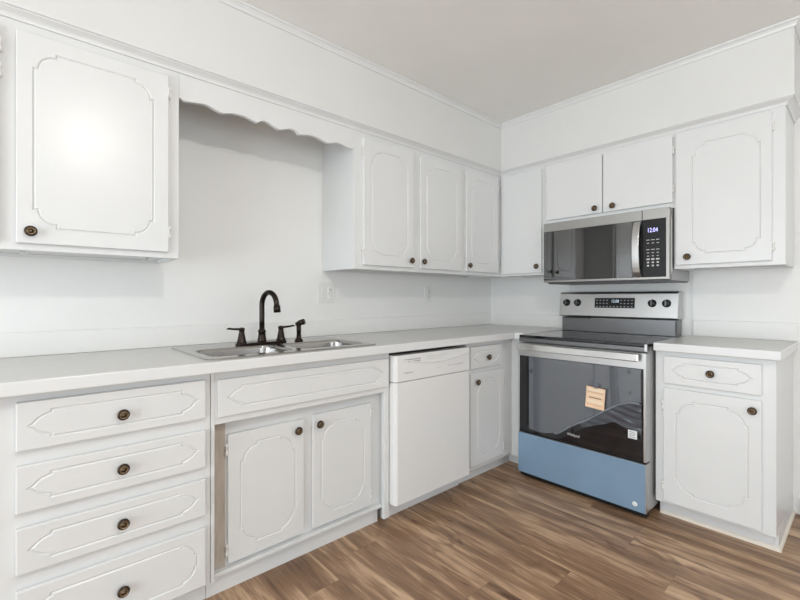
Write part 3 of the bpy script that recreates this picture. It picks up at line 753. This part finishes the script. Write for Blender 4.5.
# ------------------------------------------------------------ microwave
MX0, MX1, MF, MZ0, MZ1 = 0.734, 1.4955, 0.400, 1.254, 1.667
t = thing('microwave', 'stainless over-the-range microwave with black glass front below the short cabinet', 'microwave', (1.12, 0, MZ0))
MB(TR0).box(MX0+0.002, MX1-0.002, MZ0+0.004, MZ1, 0.001, 0.365).build('body', M['bgrey'], t, bevel=0.002)
fr = MB(TR0)
XD = 1.357     # door / control split
fr.box(MX0, MX1, 1.609, MZ1, 0.366, MF); fr.box(MX0, MX1, MZ0+0.008, 1.275, 0.366, MF)
fr.box(XD+0.121, MX1, 1.275, 1.609, 0.366, MF)
fr.box(MX0, XD+0.121, 1.275, 1.609, 0.366, 0.372)
fr.build('front_frame', M['steel_mw'], t, bevel=0.002)
MB(TR0).box(MX0+0.03, MX1-0.004, MZ0-0.004, MZ0+0.0075, 0.03, 0.392).build('underside_vent', M['dgrey'], t, bevel=0.002)
md = MB(TR0).box(MX0+0.001, XD-0.001, 1.2755, 1.6085, 0.3725, MF+0.002).build('door', M['mwglass'], t, bevel=0.0015)
cpn = MB(TR0).box(XD+0.001, XD+0.1205, 1.2755, 1.6085, 0.3725, MF+0.001).build('control_panel', M['black'], t, bevel=0.0015)
b = MB(TR0); pts = []
n_ = 12
for i in range(n_+1):
    s = 2*i/n_-1; pts.append((1.335, 1.439+s*0.160, MF+0.006+0.034*(1-s*s)**0.75 if abs(s) < 1 else MF+0.004))
vs = []; hw = 0.019
for (u, v, w) in pts: vs += [(u-hw, v, w), (u+hw, v, w), (u+hw, v, w+0.012), (u-hw, v, w+0.012)]
fs = [(0, 1, 2, 3), tuple(4*n_+i for i in (3, 2, 1, 0))]
for i in range(n_):
    for k in range(4): fs.append((4*i+k, 4*i+(k+1) % 4, 4*(i+1)+(k+1) % 4, 4*(i+1)+k)[::-1])
b.add(vs, fs); b.build('handle', M['steel'], md, bevel=0.003, angle=50)
text('clock_digits', '12:04', TR0, 1.411, 1.545, MF+0.0013, 0.036, M['disp'], cpn, width=0.050)
for j in range(9):
    if j == 2: continue
    b = MB(TR0)
    for i in range(3):
        z = 1.490-j*0.0185
        wd = 0.0055 if j % 3 else 0.0085; hh = 0.0017 if j < 6 else 0.0042
        b.box(1.388+i*0.025-wd, 1.388+i*0.025+wd, z-hh, z+hh, MF+0.0012, MF+0.0016)
    b.build('keypad_row', M['light_t'], cpn)
b = MB(TR0); b.box(XD-0.0025, XD+0.0025, 1.611, MZ1-0.001, MF+0.0002, MF+0.0006); b.build('door_seam', M['dgrey'], t)

# ------------------------------------------------------------ wall plates
TW = frame_left(0)
t = thing('wall_plate', 'white two-gang switch and outlet plate on the wall right of the faucet', 'outlet', (0, -1.698, 1.187))
MB(TW).box(-1.757, -1.639, 1.125, 1.25, 0.0003, 0.006).build('cover', M['plate'], t, bevel=0.002)
MB(TW).box(-1.737, -1.716, 1.155, 1.22, 0.0062, 0.009).build('rocker_switch', M['white_p'], t, bevel=0.001)
for z in (1.205, 1.167):
    o = MB(TW).lathe([(0.0155, 0.0061), (0.0155, 0.008), (0.014, 0.0085)], (-1.672, z, 0), n=20).build('receptacle', M['white_p'], t)
    b = MB(TW); b.box(-1.679, -1.677, z-0.003, z+0.006, 0.0086, 0.0089); b.box(-1.668, -1.666, z-0.003, z+0.006, 0.0086, 0.0089); b.build('slots', M['dgrey'], o)
t = thing('wall_plate', 'white single outlet plate under the three-door wall cabinet', 'outlet', (0, -0.797, 1.18))
MB(TW).box(-0.835, -0.765, 1.122, 1.240, 0.0003, 0.007).build('cover', M['plate'], t, bevel=0.002)
for z in (1.200, 1.162):
    o = MB(TW).lathe([(0.0155, 0.0071), (0.0155, 0.0095), (0.014, 0.010)], (-0.80, z, 0), n=20).build('receptacle', M['white_p'], t)
    b = MB(TW); b.box(-0.807, -0.805, z-0.003, z+0.006, 0.0101, 0.0104); b.box(-0.796, -0.794, z-0.003, z+0.006, 0.0101, 0.0104); b.build('slots', M['dgrey'], o)

# ------------------------------------------------------------ ceiling lamp (above and ahead of the camera)
LX, LY = 2.45, -2.72
t = thing('ceiling_lamp', 'round ceiling lamp with opal glass globe in the middle of the room', 'lamp', (LX, LY, CH))
MB().lathe([(0.07, -0.022), (0.07, -0.001)], (LX, LY, CH), n=28).build('ceiling_plate', M['plate'], t)
MB().lathe([(0.02, -0.10), (0.02, -0.021)], (LX, LY, CH), n=16).build('stem', M['plate'], t)
MB().lathe([(0.008, -0.165), (0.020, -0.161), (0.030, -0.149), (0.034, -0.134), (0.030, -0.116), (0.024, -0.106), (0.0205, -0.1005)], (LX, LY, CH), n=28).build('glass_globe', M['lampglass'], t)

for o in bpy.data.objects:
    if '_o' in o: del o['_o']
